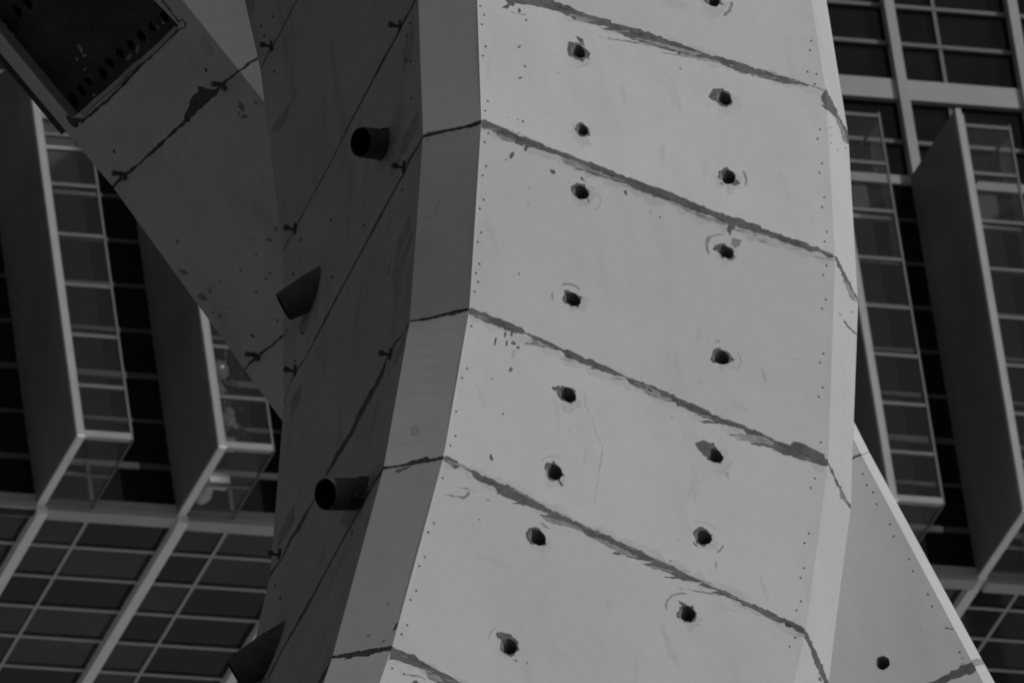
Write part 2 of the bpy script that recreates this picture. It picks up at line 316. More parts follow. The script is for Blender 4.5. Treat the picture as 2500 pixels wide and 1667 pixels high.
# hairline crack and faint rings drawn by old formwork cones
F.append((band([(1430, 990), (1447, 1025), (1457, 1065), (1472, 1085), (1466, 1130), (1460, 1160), (1455, 1200), (1452, 1230)], 2.2, 4), SMUDGE))
def arc(cx, cy, r, a0, a1, wd, m, sq=.8, seed=1):
    n = 14; pts = []
    for i in range(n + 1):
        t = math.radians(a0 + (a1 - a0) * i / n); pts.append((cx + r * math.cos(t), cy + r * sq * math.sin(t)))
    return (band(pts, [wd * .4] + [wd] * (n - 1) + [wd * .4], seed, .4, 99), m)
for q in [(1384, 722, 36, 160, 195, 4, MORTL), (1384, 722, 36, 250, 330, 5, MORTL), (1432, 490, 34, -40, 60, 3, SMUDGE), (1772, 441, 50, -35, 20, 6, MORTL), (1760, 880, 48, -35, 40, 3, SMUDGE), (1382, 975, 48, -25, 25, 3, SMUDGE), (1702, 1318, 56, -100, -30, 3, SMUDGE),
          (1732, 1325, 34, 10, 60, 5, MORTL), (1664, 1478, 38, 160, 290, 5, MORTL), (1744, 10, 42, -10, 60, 8, MORTL), (1411, 138, 32, 40, 110, 3, SMUDGE), (1228, 1556, 34, 170, 240, 4, SMUDGE), (1350, 1145, 40, 220, 300, 3, SMUDGE)]:
    F.append(arc(*q))
HOLES = []
SP = []
for i, (x, y, a, b, an) in enumerate([(1412, 126, 19, 14, 38), (1768, 241, 20, 14, 38), (1422, 318, 15, 12, 40), (1776, 432, 20, 16, 30), (1741, 1, 17, 14, 30), (1418, 470, 20, 16, 30), (1772, 615, 21, 13, 30),
                                       (1397, 730, 22, 15, 30), (1760, 872, 21, 16, 25), (1386, 963, 22, 16, 38), (1746, 1112, 21, 15, 35), (1353, 1152, 22, 17, 38), (1717, 1311, 22, 17, 25), (1312, 1311, 23, 17, 38), (1677, 1497, 21, 18, 40), (1243, 1577, 21, 18, 40),
                                       (1600, 1800, 21, 18, 40), (1400, -150, 20, 15, 30)]):
    HOLES.append((blob(x, y, a, b, an, 20, .07, i), .30, HOLEM))
    SP.append((blob(x - 1, y - 1, a + 3, b + 3, an, 16, .22, i + 40), SPALL))
for p in ([(625, 340), (700, 350), (745, 380), (770, 400), (805, 435), (795, 490), (770, 470), (740, 510), (680, 475), (625, 455), (615, 400)], [(680, 290), (745, 320), (750, 350), (765, 385), (720, 350)],
          [(1765, 790), (1800, 725), (1885, 720), (1930, 780), (1900, 830), (1850, 830), (1800, 820)], [(770, 1060), (800, 1070), (805, 1110), (770, 1105)], [(1960, 1420), (2030, 1495), (1975, 1515), (1940, 1490)], [(1850, 1480), (1890, 1500), (1880, 1510)], [(1860, 0), (1900, 50), (1870, 40), (1830, 30)]):
    SP.append((Z(1200, 0, p), SPALL))
for p in ([(670, 170), (720, 185), (790, 215), (790, 275), (740, 260)], [(720, 120), (735, 100), (750, 125), (770, 160), (740, 135)], [(690, 1070), (740, 1080), (715, 1100)], [(680, 1150), (720, 1130), (705, 1178)], [(1820, 660), (1850, 690), (1850, 710), (1800, 700)], [(780, 265), (795, 310), (785, 320)]):
    SP.append((Z(1200, 400, p), SPALL))
for p in ([(1790, 215), (1850, 175), (1900, 185), (1945, 225), (1980, 260), (1965, 275), (1930, 270), (1930, 240), (1860, 200)], [(488, 490), (545, 468), (570, 490), (560, 510), (510, 515)], [(660, 510), (690, 555), (655, 625), (630, 600)], [(1655, 940), (1715, 915), (1815, 940), (1825, 985), (1790, 1000), (1760, 1050), (1720, 1040), (1690, 1000)], [(435, 1140), (465, 1112), (500, 1125), (470, 1170)], [(535, 1240), (560, 1245), (585, 1285), (565, 1290)], [(490, 1085), (510, 1085), (545, 1130), (500, 1115)]):
    SP.append((Z(1200, 800, p), SPALL))
for p in ([(285, 340), (310, 300), (360, 298), (385, 330), (360, 345), (310, 360)], [(1655, 330), (1700, 318), (1720, 330), (1670, 370)], [(1635, 410), (1660, 430), (1700, 475), (1650, 440)], [(1520, 895), (1560, 910), (1580, 940), (1550, 945)], [(1485, 935), (1540, 950), (1535, 960)], [(40, 1150), (120, 1160), (165, 1175), (185, 1215), (185, 1245), (100, 1240), (80, 1215), (45, 1195)], [(165, 1370), (215, 1385), (200, 1395)]):
    SP.append((Z(1200, 1197, p), SPALL))
CORE = mat('joint_core', .075, .95, .3, 10, 60, .2)
HALO = mat('joint_halo', .475, .9, .06, 6, 50, .05)
rs = random.Random(12)
F = [(rough(p, 2.4 if m in (MORTAR,) else 1.6), m) for p, m in F]
EX = []; HL = []
SEAMS = [([(1345, 8), (1480, 60), (1640, 104), (1800, 158), (1900, 183), (2008, 217)], 7), ([(1180, 300), (1350, 372), (1500, 430), (1700, 512), (1850, 570), (2032, 626)], 7),
         ([(1150, 756), (1280, 818), (1400, 872), (1600, 955), (1800, 1040), (1960, 1105), (2018, 1130)], 6), ([(1090, 1116), (1230, 1180), (1400, 1260), (1600, 1352), (1780, 1440), (1960, 1538)], 7), ([(962, 1585), (1040, 1622), (1100, 1650), (1300, 1740)], 7)]
for pts, wd in SEAMS:
    HL.append((band([(x - 2, y + 9) for x, y in pts], 26, int(pts[0][1]), .7, 16), HALO))
    for k in range(len(pts) - 1):
        (x0, y0), (x1, y1) = pts[k], pts[k + 1]; L = math.hypot(x1 - x0, y1 - y0)
        for q in range(int(L / 38)):
            t = rs.random(); x, y = x0 + (x1 - x0) * t, y0 + (y1 - y0) * t; l = rs.uniform(16, 60); a = math.atan2(y1 - y0, x1 - x0) - rs.uniform(.02, .22); h = rs.uniform(.8, 2.4); o_ = rs.uniform(3, 15)
            P = [(x - l * .5 * math.cos(a), y - l * .5 * math.sin(a) + o_), (x, y + o_ - h), (x + l * .5 * math.cos(a), y + l * .5 * math.sin(a) + o_ - 3), (x + 2, y + o_ + h)]
            EX.append((rough(P, .8, 8), MORTL))
        for q in range(int(L / 22)):
            t = rs.random(); l = rs.uniform(.06, .2); t1 = min(1, t + l)
            B_ = band([(x0 + (x1 - x0) * t, y0 + (y1 - y0) * t + 2), (x0 + (x1 - x0) * t1, y0 + (y1 - y0) * t1 + 2)], rs.uniform(3, 6), q, .6, 8)
            if all(any(m is MORTAR and inside(v, p) for p, m in F) for v in B_): EX.append((B_, CORE))
SP = [(rough(p, 1.3, 5), m) for p, m in SP]
SH = [(blob(h[0][0][0] - 12 + rs.uniform(-6, 6), h[0][0][1] + rs.uniform(-6, 8), rs.uniform(24, 34), rs.uniform(20, 28), 30, 20, .35, i), HALO) for i, h in enumerate(HOLES)]
TINY = [(blob(rs.uniform(1060, 2040), rs.uniform(0, 1667), rs.uniform(.8, 2), rs.uniform(.8, 2.2), 0, 7, .3, i), rs.choice([SMUDGE, HALO, MORTL])) for i in range(110)]
BLOT = [(blob(rs.uniform(1150, 1980), rs.uniform(-20, 1667), rs.uniform(20, 60), rs.uniform(4, 12), rs.choice([80, 20, 95]) + rs.uniform(-15, 15), 24, .45, i + 500), HALO2) for i in range(26)]
FR = BLOT + HL + SH + TINY + F + EX + SP
FD = Z(600, 0, [(1910, 52), (1942, 124), (1921, 200), (1954, 380), (1932, 456), (1971, 826), (1950, 905), (1975, 1087), (1945, 1160), (1957, 1354), (1929, 1430), (2273, 541), (2256, 990)]) \
   + Z(600, 400, [(1937, 293), (1906, 366), (1917, 561), (1888, 637), (1903, 816), (1873, 891), (1893, 962), (1865, 1040), (1877, 1247), (1838, 1321)]) \
   + Z(600, 800, [(1800, 333), (1762, 408), (1714, 683), (1706, 881), (1667, 958), (1603, 1222), (2095, 700)]) \
   + Z(600, 1197, [(1531, 265), (1485, 340), (1461, 542), (1413, 614), (1387, 814), (1342, 889), (1314, 1095), (1268, 1170), (1193, 1447), (1287, 1494)]) \
   + Z(1800, 0, [(602, 334), (592, 413), (572, 586), (645, 606), (630, 686), (672, 1055), (654, 1133), (688, 1332), (670, 1409)]) \
   + Z(1800, 400, [(708, 275), (691, 352), (729, 556), (711, 634), (727, 830), (700, 905), (720, 1105), (690, 1178), (702, 1545)]) \
   + Z(1800, 800, [(673, 284), (694, 486), (664, 561), (678, 932), (632, 1225), (598, 1302)]) \
   + Z(1800, 1197, [(583, 350), (548, 428), (546, 632), (514, 710), (517, 900), (481, 975), (471, 1196), (427, 1270)])
C = [(Z(600, 0, [(1925, 975), (1780, 1025), (1620, 1055), (1480, 1080), (1440, 1105), (1440, 1125), (1600, 1088), (1700, 1065), (1850, 1035), (1925, 1010)]), JOINT),
     (Z(600, 400, [(1830, 1170), (1690, 1195), (1500, 1245), (1330, 1275), (1330, 1288), (1450, 1278), (1600, 1245), (1750, 1218), (1830, 1190)]), JOINT),
     (Z(600, 800, [(1625, 1040), (1500, 1066), (1480, 1045), (1380, 1075), (1230, 1118), (1110, 1135), (1110, 1155), (1260, 1132), (1400, 1108), (1625, 1070)]), JOINT),
     (Z(600, 800, [(1210, 1165), (1300, 1130), (1370, 1115), (1240, 1185)]), STAIN),
     (Z(600, 1197, [(1205, 1262), (1000, 1290), (900, 1310), (700, 1345), (695, 1365), (820, 1362), (790, 1385), (900, 1350), (1000, 1350), (1060, 1320), (1205, 1300)]), JOINT),
     (Z(600, 1197, [(1255, 1050), (1265, 1070), (1220, 1130), (1185, 1160), (1215, 1100)]), JOINT),
     (Z(600, 1197, [(970, 1190), (1000, 1172), (1025, 1175), (985, 1192)]), STAIN), (Z(600, 1197, [(1105, 1230), (1130, 1210), (1140, 1215), (1115, 1238)]), STAIN), (Z(600, 1197, [(1145, 935), (1165, 908), (1168, 920), (1155, 940)]), STAIN),
     (band(Z(600, 400, [(1392, 502), (1450, 455), (1520, 425), (1590, 400)]), [2, 4, 4, 2], 61, .4), 'S2'), (band(Z(600, 400, [(1575, 290), (1560, 350), (1545, 400)]), [3, 8, 3], 62, .3), 'S2'), (blob(1012, 1052, 12, 15, 30, 12, .25, 3), 'S2'),
     (Z(600, 0, [(1590, 1120), (1630, 1090), (1620, 1110)]), STAIN), (Z(600, 0, [(1785, 1100), (1815, 1075), (1800, 1100)]), STAIN)]
SHADESTAIN = mat('pipe_shadow_stain', .17, .9, .15, 6, 50, .1)
SM3 = mat('damp_stain', .32, .9, .15, 6, 50, .1)
SM2 = mat('faint_dark_smudge', .43, .9, .15, 6, 50, .1)
C = [(p, SM2 if m == 'S2' else m) for p, m in C]
R = [(Z(1800, 0, [(710, 715), (740, 755), (785, 850), (830, 950), (885, 1040), (925, 1120), (925, 1180), (890, 1170), (860, 1140), (830, 1040), (800, 960), (770, 930), (735, 900), (700, 850)]), MORTAR),
     (Z(1800, 0, [(800, 930), (880, 1080), (895, 1170), (870, 1160), (840, 1060)]), MORTL),
     (Z(1800, 400, [(785, 745), (815, 760), (850, 830), (880, 890), (990, 1120), (990, 1140), (925, 1030), (870, 940), (800, 790)]), MORTAR),
     (Z(1800, 400, [(845, 890), (890, 960), (930, 1040), (985, 1130), (930, 1110), (905, 1050), (870, 970)]), MORTL),
     (Z(1800, 800, [(735, 1095), (750, 1105), (830, 1280), (940, 1470), (925, 1480), (905, 1450), (800, 1260)]), MORTAR), (Z(1800, 800, [(825, 1280), (920, 1470), (860, 1400), (835, 1350)]), MORTL),
     (Z(1800, 1197, [(550, 1135), (570, 1155), (650, 1320), (700, 1440), (760, 1600), (720, 1600), (650, 1450), (625, 1400), (600, 1300), (545, 1190)]), MORTAR), (Z(1800, 1197, [(640, 1490), (685, 1530), (690, 1560), (660, 1540)]), MORTAR),
     (Z(1800, 400, [(862, 1285), (878, 1272), (895, 1300), (985, 1395), (985, 1410), (885, 1312)]), STAIN), (Z(1800, 400, [(820, 1205), (835, 1210), (855, 1240), (835, 1235)]), MORTL)]
FR += [(Z(1800, 0, [(680, 790), (712, 735), (740, 760), (740, 900), (715, 890), (680, 850), (712, 858), (690, 830)]), MORTAR), (Z(1800, 1197, [(385, 1075), (430, 1085), (460, 1110), (420, 1115), (390, 1100)]), JOINT)]
LF = []
def seamline(pts, wd, m=JOINT, seed=1): LF.append((band(pts, [q * .82 for q in wd] if isinstance(wd, list) else wd * .85, seed, .28, 12), m))
seamline([(1012, -470), (724, 0), (684, 81), (657, 126), (634, 174)], 3.6, seed=2)
seamline([(1024, -20), (1015, 0), (975, 75), (960, 105), (936, 147), (900, 216), (855, 300), (810, 393), (768, 470), (740, 520), (688, 618)], [4, 6, 6, 5, 7, 5, 4, 4, 3.5, 3, 2.5], seed=3)
seamline([(1036, 330), (1015, 365), (1003, 385), (984, 427), (960, 470), (936, 514), (879, 622), (846, 682), (820, 730), (792, 784), (747, 870), (714, 923), (690, 990)], [4, 6, 7, 5, 5, 7, 5, 5, 6, 6, 4, 3, 2], seed=4)
seamline([(1003, 783), (985, 815), (964, 839), (942, 880), (932, 915), (888, 992), (862, 1048), (828, 1105), (795, 1160)], [4, 5, 5, 5, 12, 14, 13, 13, 7], seed=5)
seamline([(770, 1215), (745, 1257), (728, 1290), (711, 1314), (687, 1365), (672, 1385), (655, 1410)], [3, 9, 11, 7, 4, 7, 6], seed=6)
seamline([(940, 1140), (925, 1160), (905, 1190), (880, 1242), (840, 1311), (792, 1401), (744, 1491), (738, 1500), (690, 1584), (648, 1667), (560, 1825)], [8, 8, 7, 6, 5, 5, 8, 8, 4.5, 4.5, 4], seed=7)
seamline([(814, 1600), (795, 1640), (775, 1675), (600, 1980), (430, 2270)], [9, 10, 11, 8, 5], seed=8)
LF += [(blob(960, 362, 14, 40, 10, 16, .3, 1), SHADESTAIN), (blob(965, 405, 8, 30, 25, 14, .3, 2), SHADESTAIN), (blob(850, 1262, 14, 26, 30, 14, .3, 3), SHADESTAIN), (blob(742, 792, 10, 30, 10, 14, .3, 4), SHADESTAIN), (blob(640, 1690, 12, 40, 20, 14, .3, 4), SHADESTAIN)]  # contact shadows and stain streaks at the pipes, painted onto the face
LF += [(band(p, w_, 70 + i, .6, 9), STAIN) for i, (p, w_) in enumerate([([(1005, 520), (985, 575), (965, 640)], [3, 12, 4]), ([(1008, 560), (985, 625), (960, 685)], [3, 10, 5]), ([(1016, 290), (995, 335), (978, 378)], [3, 12, 5]), ([(990, 815), (972, 860), (960, 893)], [3, 8, 3]), ([(733, 945), (718, 985), (708, 1020)], [3, 9, 3]), ([(1010, 95), (995, 140), (985, 175)], [4, 9, 3])])]
for p in ([(726, 219), (705, 255), (660, 318), (678, 324), (699, 300), (708, 264)], [(1002, 529), (985, 560), (972, 586), (967, 631), (987, 595), (1005, 556)], [(1009, 565), (985, 612), (957, 664), (957, 688), (964, 689), (990, 634), (1008, 586)], [(957, 622), (945, 655), (943, 677), (949, 670)],
          [(1023, 270), (1003, 300), (987, 333), (973, 369), (975, 384), (990, 375), (1020, 315)], [(721, 1224), (700, 1258), (681, 1296), (673, 1341), (679, 1341), (700, 1305), (720, 1269)], [(738, 932), (714, 968), (706, 1025), (712, 1022), (732, 983)], [(990, 90), (984, 135), (981, 156), (999, 126), (1011, 96), (1011, 75)],
          [(600, 0), (625, -5), (620, 20), (607, 42)], [(997, 770), (985, 850), (963, 897), (958, 895), (975, 850)], [(912, 1145), (902, 1180), (898, 1200), (906, 1190), (918, 1160)], [(694, 800), (705, 800), (700, 815), (694, 830)], [(982, 330), (1000, 320), (995, 345), (975, 362)]):
    LF.append((p, STAIN))
LD = [(668, 42), (645, 88), (669, 175), (637, 64), (1001, 58), (1002, 150), (990, 147), (1004, 240), (994, 87), (808, 536), (888, 550), (734, 586), (811, 677), (738, 813), (981, 463), (719, 881), (671, 1430), (684, 1461), (716, 670), (859, 1300)]
LF[:] = [(rough(p, .7, 7), m) for p, m in LF]; C[:] = [(rough(p, 1.4, 6), m) for p, m in C]; R[:] = [(rough(p, 1.8, 6), m) for p, m in R]
LH = [(blob(x, y, 2.2, 5.5, 15, 9, .2, 2), .03, HOLEM) for x, y in LD]
CH = dots(Z(600, 0, [(1480, 1140)]) + [], 2.5)
RH = dots(Z(1800, 0, [(757, 1043), (760, 1105), (765, 1165), (882, 1208), (818, 1225)]) + Z(1800, 400, [(935, 1206), (920, 965)]), 2, .01)

def quadmap(A, B, Cc, D):
    """A-B on the upper ring, Cc-D below them: depth runs evenly (bilinearly) over the face"""
    a, b, c, d = (Vector(proj(p)) for p in (A, B, Cc, D))
    za, zb2, zc, zd = ((p - CAM).dot(FW) for p in (A, B, Cc, D))
    def f(x, y):
        u = v = .5; p = Vector((x, y))
        for _ in range(8):
            q = a * (1 - u) * (1 - v) + b * u * (1 - v) + c * (1 - u) * v + d * u * v - p
            du = (b - a) * (1 - v) + (d - c) * v; dv = (c - a) * (1 - u) + (d - b) * u
            det = du.x * dv.y - du.y * dv.x
            u -= (q.x * dv.y - q.y * dv.x) / det; v -= (du.x * q.y - du.y * q.x) / det
        z = za * (1 - u) * (1 - v) + zb2 * u * (1 - v) + zc * (1 - u) * v + zd * u * v
        return CAM + ray(x, y) * z
    return f
col = empty('concrete_column', RINGS[-1][2], label='tall curved pale concrete column with chamfered corners, smeared joints and round holes', cat='column')
def section(k):
    r = RINGS[k]; return r + [r[4] + (r[0] - r[1])]           # six-cornered tube
for k in range(7):
    mb = MB(); a, b = RINGS[k], RINGS[k + 1]
    for i, (reg, hol) in enumerate(((LF, LH), (C, CH), (FR, HOLES + dots(FD)), (R, RH))):
        A, B, Cc, D = a[i], a[i + 1], b[i], b[i + 1]
        outer = [RPX[k][i], RPX[k][i + 1], RPX[k + 1][i + 1], RPX[k + 1][i]]
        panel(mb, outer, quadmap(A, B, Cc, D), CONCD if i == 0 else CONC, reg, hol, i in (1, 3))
    s0, s1 = section(k), section(k + 1)
    for i, j in ((4, 5), (5, 0)): mb.face([s0[i], s1[i], s1[j], s0[j]], CONC)
    mb.build('column_segment', col)
# plain shaft above and below the photographed length
def shaft(secs, name, parent, m):
    mb = MB()
    for s0, s1 in zip(secs, secs[1:]):
        for i in range(len(s0)):
            j = (i + 1) % len(s0); mb.face([s0[i], s1[i], s1[j], s0[j]], m)
    mb.face(secs[0], m); mb.face(secs[-1][::-1], m)
    return mb.build(name, parent)
top = section(0); up = [top]
for k in range(1, 5): up.append([p + Vector((-.05 * k * k, .02 * k, 1.3 * k)) for p in top])
shaft(up[::-1], 'column_head', col, CONC)
bot = section(7); dn = [bot]; acc = Vector((0, 0, 0))
zb = min(p.z for p in bot)
for k in range(1, 9):
    t = k / 8; dn.append([Vector((p.x - 3.2 * t, p.y - 2.2 * t, p.z + (-.02 + (0 - p.z)) * t)) for p in bot])
shaft(dn, 'column_foot', col, CONC)

# pipes and lugs on the left face
def on_left(px, py):
    for k in range(7):
        q = [RPX[k][0], RPX[k][1], RPX[k + 1][1], RPX[k + 1][0]]
        if inside((px, py), q): return quadmap(RINGS[k][0], RINGS[k][1], RINGS[k + 1][0], RINGS[k + 1][1])(px, py)
    return at_depth(px, py, 78.9)
def ring_pts(c, d, r, n=28):
    d = d.normalized(); a = d.cross(Vector((0, 0, 1))).normalized(); b = d.cross(a)
    return [c + r * (math.cos(2 * math.pi * i / n) * a + math.sin(2 * math.pi * i / n) * b) for i in range(n)]
def tube(mb, secs, m):
    for s0, s1 in zip(secs, secs[1:]):
        for i in range(len(s0)):
            j = (i + 1) % len(s0); mb.face([s0[i], s0[j], s1[j], s1[i]], m)
PIPEM = mat('weathered_pipe', .062, .8, .35, 14, 50, .4)
def pipe(base_px, mouth_px, r_m, r_b, toward, name='drain_pipe'):
    B = on_left(*base_px); mm = proj(B)
    dpx = Vector((mouth_px[0] - base_px[0], mouth_px[1] - base_px[1]))
    D = (B - CAM).dot(FW); img = (dpx.x * RX - dpx.y * UP) * (D / FPX)
    d = img - FW * (img.length * toward); M = B + d
    dn_ = d.normalized(); mb = MB(); k = D / FPX
    t = .004
    secs = [ring_pts(B - dn_ * .25, d, r_b * k), ring_pts(B, d, r_b * k), ring_pts(M - dn_ * .012, d, r_m * k), ring_pts(M, d, r_m * k - .003), ring_pts(M, d, r_m * k - t), ring_pts(B - dn_ * .05, d, r_m * k - t)]
    if toward > .5:
        cl_ = [ring_pts(B - dn_ * .06, d, r_b * k * 1.10), ring_pts(B - dn_ * .0, d, r_b * k * 1.12), ring_pts(B + dn_ * .02, d, r_b * k * 1.04)]
        tube(mb, cl_, PIPEM)
    tube(mb, secs[:5], PIPEM); tube(mb, secs[4:], BLACK); mb.face(secs[-1], BLACK)
    return mb.build(name, col, weld=False)
pipe((938, 354), (881, 348), 38, 38, .95)
pipe((884, 1206), (795, 1205), 40, 40, .95)
pipe((764, 710), (691, 750), 37.5, 45, .10)
pipe((664, 1592), (573, 1645), 42, 52, .10)
def lug(px, py, dx=-14, s=.8):
    B = on_left(px, py); D = (B - CAM).dot(FW); k = D / FPX; mb = MB()
    n = Vector((-.87, -.41, .2)).normalized()
    tube(mb, [ring_pts(B - n * .05, n, 4.5 * s * k, 8), ring_pts(B + n * .055 * s, n, 4.5 * s * k, 8)], IRON)
    H = B + n * .055 * s
    s0 = ring_pts(H, n, 9 * s * k, 6); s1 = ring_pts(H + n * .028, n, 9 * s * k, 6)
    tube(mb, [s0, s1], IRON); mb.face(s1, IRON); mb.face(s0, IRON)
    u = Vector((.1, .2, 1)).normalized(); v = u.cross(n).normalized()
    def fr(a, b, c): return B + u * a + v * b + n * c
    mb.box((-.03 * s, -.012, -.01), (.055 * s, .012, .012), fr, IRON)
    return mb.build('anchor_bolt', col)
for q in ((978, 67), (664, 116), (988, 411), (722, 562), (955, 868), (722, 908), (892, 1216), (684, 1356)): lug(*q)

# ------------------------------------------------------------------ inclined beam on the left
nb = Vector((-.62, -.68, -.28)).normalized()
PB = at_depth(640, 950, 82.8)
BA = [(-675, -674), (275, 456), (598, 903), (1000, 1450)]
BB = [(-293, -920), (583, 172), (930, 605), (1350, 1150)]
def mB(x, y): return hit(x, y, PB, nb)
e = (mB(*BB[1]) - mB(*BB[0])).normalized(); nc = max((v for v in (Matrix.Rotation(math.radians(t), 3, e) @ nb for t in range(0, 360, 2))), key=lambda v: -abs(v.dot(sd) - .07) - (5 if v.dot(FW) > -.25 else 0))
PCb = mB(*BB[1])
def mC(x, y): return hit(x, y, PCb, nc)
BC = [(x + 175, y - 105) for x, y in BB]
beam = empty('concrete_beam', mB(*BA[-1]), label='dark underside of inclined concrete beam with a large recessed opening, upper left', cat='beam')
opening = [(177, 290), (436, 62), (375, 0), (-175, -600), (-401, -395), (0, 80), (100, 201), (162, 276)]
BR = [(band([(270, 462), (300, 432), (330, 408), (372, 372), (420, 325), (460, 290), (520, 232), (540, 210), (560, 192), (590, 168)], [5, 9, 6, 8, 7, 8, 6, 8, 6, 6], 11, .5, 8), JOINT),
      (band([(592, 908), (612, 885), (640, 862), (665, 842), (692, 818), (930, 605)], [4, 6, 7, 5, 5, 5], 12, .5, 8), JOINT),
      (Z(0, 0, [(1610, 700), (1640, 705), (1700, 725), (1785, 742), (1740, 790), (1660, 860), (1560, 945), (1540, 1000), (1505, 990), (1500, 950), (1540, 860), (1545, 820), (1570, 780), (1615, 750)]), JOINT),
      (band([(196, 300), (230, 272), (262, 246), (300, 208), (340, 165), (352, 150), (395, 112), (440, 72), (452, 68)], [9, 9, 6, 7, 9, 12, 4, 4, 4], 13, .5, 7), JOINT),
      (band([(452, 70), (454, 58), (446, 48), (436, 54), (432, 48), (400, 6), (385, -14), (-100, -540)], [4, 4, 4, 5, 4, 4, 4, 4], 14, .4, 8), JOINT),
      (Z(0, 0, [(540, 930), (600, 960), (660, 960), (640, 1030), (610, 1045), (560, 1000), (540, 965)]), JOINT)]
for (x, y, a, b, an) in [(433, 590, 4, 7, 30), (590, 262, 6, 14, -25), (595, 284, 7, 6, 0), (583, 278, 3, 6, 0), (624, 250, 3, 7, -30), (658, 585, 9, 4, 5), (675, 560, 3, 8, -25), (588, 660, 4, 4, 0), (659, 667, 4, 4, 0), (650, 680, 3, 4, 0), (626, 711, 4, 5, -40), (494, 723, 12, 9, 30), (512, 710, 4, 6, -20), (521, 700, 3, 3, 0), (537, 687, 5, 2, -20), (448, 665, 12, 6, 20),
                          (537, 770, 4, 7, 20), (521, 762, 5, 3, -20), (562, 752, 3, 2, 0), (677, 783, 3, 5, -30), (475, 162, 12, 20, -35), (505, 115, 14, 28, -35), (615, 820, 3, 6, -30), (620, 583, 2, 3, 0), (625, 620, 4, 3, 0)]:
    BR.append((blob(x, y, a, b, an, 11, .35, 6), STAIN if a * b < 150 else SM3))
BR = [(rough(p, 1.5, 6), m) for p, m in BR]
BHL = [(blob(x, y, 3, 6, -30, 10, .2, 4), .04, HOLEM) for x, y in [(503, 172), (279, 370), (617, 819)]]
for k in range(3):
    mb = MB()
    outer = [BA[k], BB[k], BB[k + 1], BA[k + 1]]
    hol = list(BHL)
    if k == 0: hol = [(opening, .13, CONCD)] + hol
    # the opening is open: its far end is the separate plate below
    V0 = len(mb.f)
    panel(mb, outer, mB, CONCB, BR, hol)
    if k == 0:
        fi = next(i for i in range(len(mb.f) - 1, -1, -1) if len(mb.f[i]) == len(opening)); mb.f.pop(fi); mb.m.pop(fi)
    panel(mb, [BB[k], BC[k], BC[k + 1], BB[k + 1]], mC, CONC, [(band([(580, 175), (595, 166), (612, 152), (628, 144), (640, 136), (760, 66)], [5, 6, 6, 7, 6, 6], 15, .4, 7), JOINT), (band([(925, 608), (1105, 500)], 5, 16), JOINT)], [])
    P0 = [mB(*BA[k]), mC(*BC[k])]; P1 = [mB(*BA[k + 1]), mC(*BC[k + 1])]
    off = (-nb * .9 + RX * (1.3 if k == 0 else .5)) if k < 2 else -nb * .5
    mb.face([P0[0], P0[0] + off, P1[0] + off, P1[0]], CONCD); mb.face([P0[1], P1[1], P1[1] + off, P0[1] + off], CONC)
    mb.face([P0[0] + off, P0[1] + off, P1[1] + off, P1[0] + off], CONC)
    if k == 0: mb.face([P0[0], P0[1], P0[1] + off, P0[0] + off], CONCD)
    mb.build('beam_segment', beam)
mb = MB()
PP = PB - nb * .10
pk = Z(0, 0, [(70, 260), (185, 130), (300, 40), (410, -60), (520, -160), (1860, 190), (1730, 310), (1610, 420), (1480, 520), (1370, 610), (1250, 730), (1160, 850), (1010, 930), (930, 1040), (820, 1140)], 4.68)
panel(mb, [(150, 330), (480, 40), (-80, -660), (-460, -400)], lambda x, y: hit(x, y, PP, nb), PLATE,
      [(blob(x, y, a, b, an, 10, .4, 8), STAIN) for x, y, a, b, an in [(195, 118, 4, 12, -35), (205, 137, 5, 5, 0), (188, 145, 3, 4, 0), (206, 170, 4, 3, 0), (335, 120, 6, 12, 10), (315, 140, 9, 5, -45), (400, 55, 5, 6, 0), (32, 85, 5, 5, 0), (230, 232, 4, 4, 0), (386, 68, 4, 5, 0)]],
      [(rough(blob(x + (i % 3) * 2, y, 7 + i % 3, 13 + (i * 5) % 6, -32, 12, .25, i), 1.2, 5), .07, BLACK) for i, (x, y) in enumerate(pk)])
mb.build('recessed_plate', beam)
mb = MB()                                                   # thin concrete lip along the opening
lipA = Z(0, 0, [(930, 1290), (1080, 1140), (1340, 930), (1440, 820), (1570, 705), (1600, 690), (1750, 570), (1840, 480), (2010, 300)], 4.68)
for (x0, y0), (x1, y1) in zip(lipA, lipA[1:]):
    a, b = mB(x0, y0), mB(x1, y1); c_, d_ = mB(x1 + 6, y1 + 8), mB(x0 + 6, y0 + 8); o_ = nb * .012
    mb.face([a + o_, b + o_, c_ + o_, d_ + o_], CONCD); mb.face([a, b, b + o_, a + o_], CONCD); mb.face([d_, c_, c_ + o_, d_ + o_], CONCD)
mb.build('opening_lip', beam)
def beam_bolt(px, py):
    B = mB(px, py); k = (B - CAM).dot(FW) / FPX; mb = MB()
    tube(mb, [ring_pts(B - nb * .03, nb, 5 * k, 8), ring_pts(B + nb * .05, nb, 5 * k, 8)], IRON)
    s0 = ring_pts(B + nb * .05, nb, 7 * k, 6); s1 = ring_pts(B + nb * .075, nb, 7 * k, 6); tube(mb, [s0, s1], IRON); mb.face(s1, IRON); mb.face(s0, IRON)
    a = (mB(px + 10, py + 10) - B).normalized(); b = a.cross(nb)
    mb.box((0, -.012, 0), (.05, .012, .02), lambda i, j, l: B + a * i + b * j + nb * l, IRON)
    mb.build('anchor_bolt', beam)
for q in ((297, 424), (540, 206), (622, 865)): beam_bolt(*q)

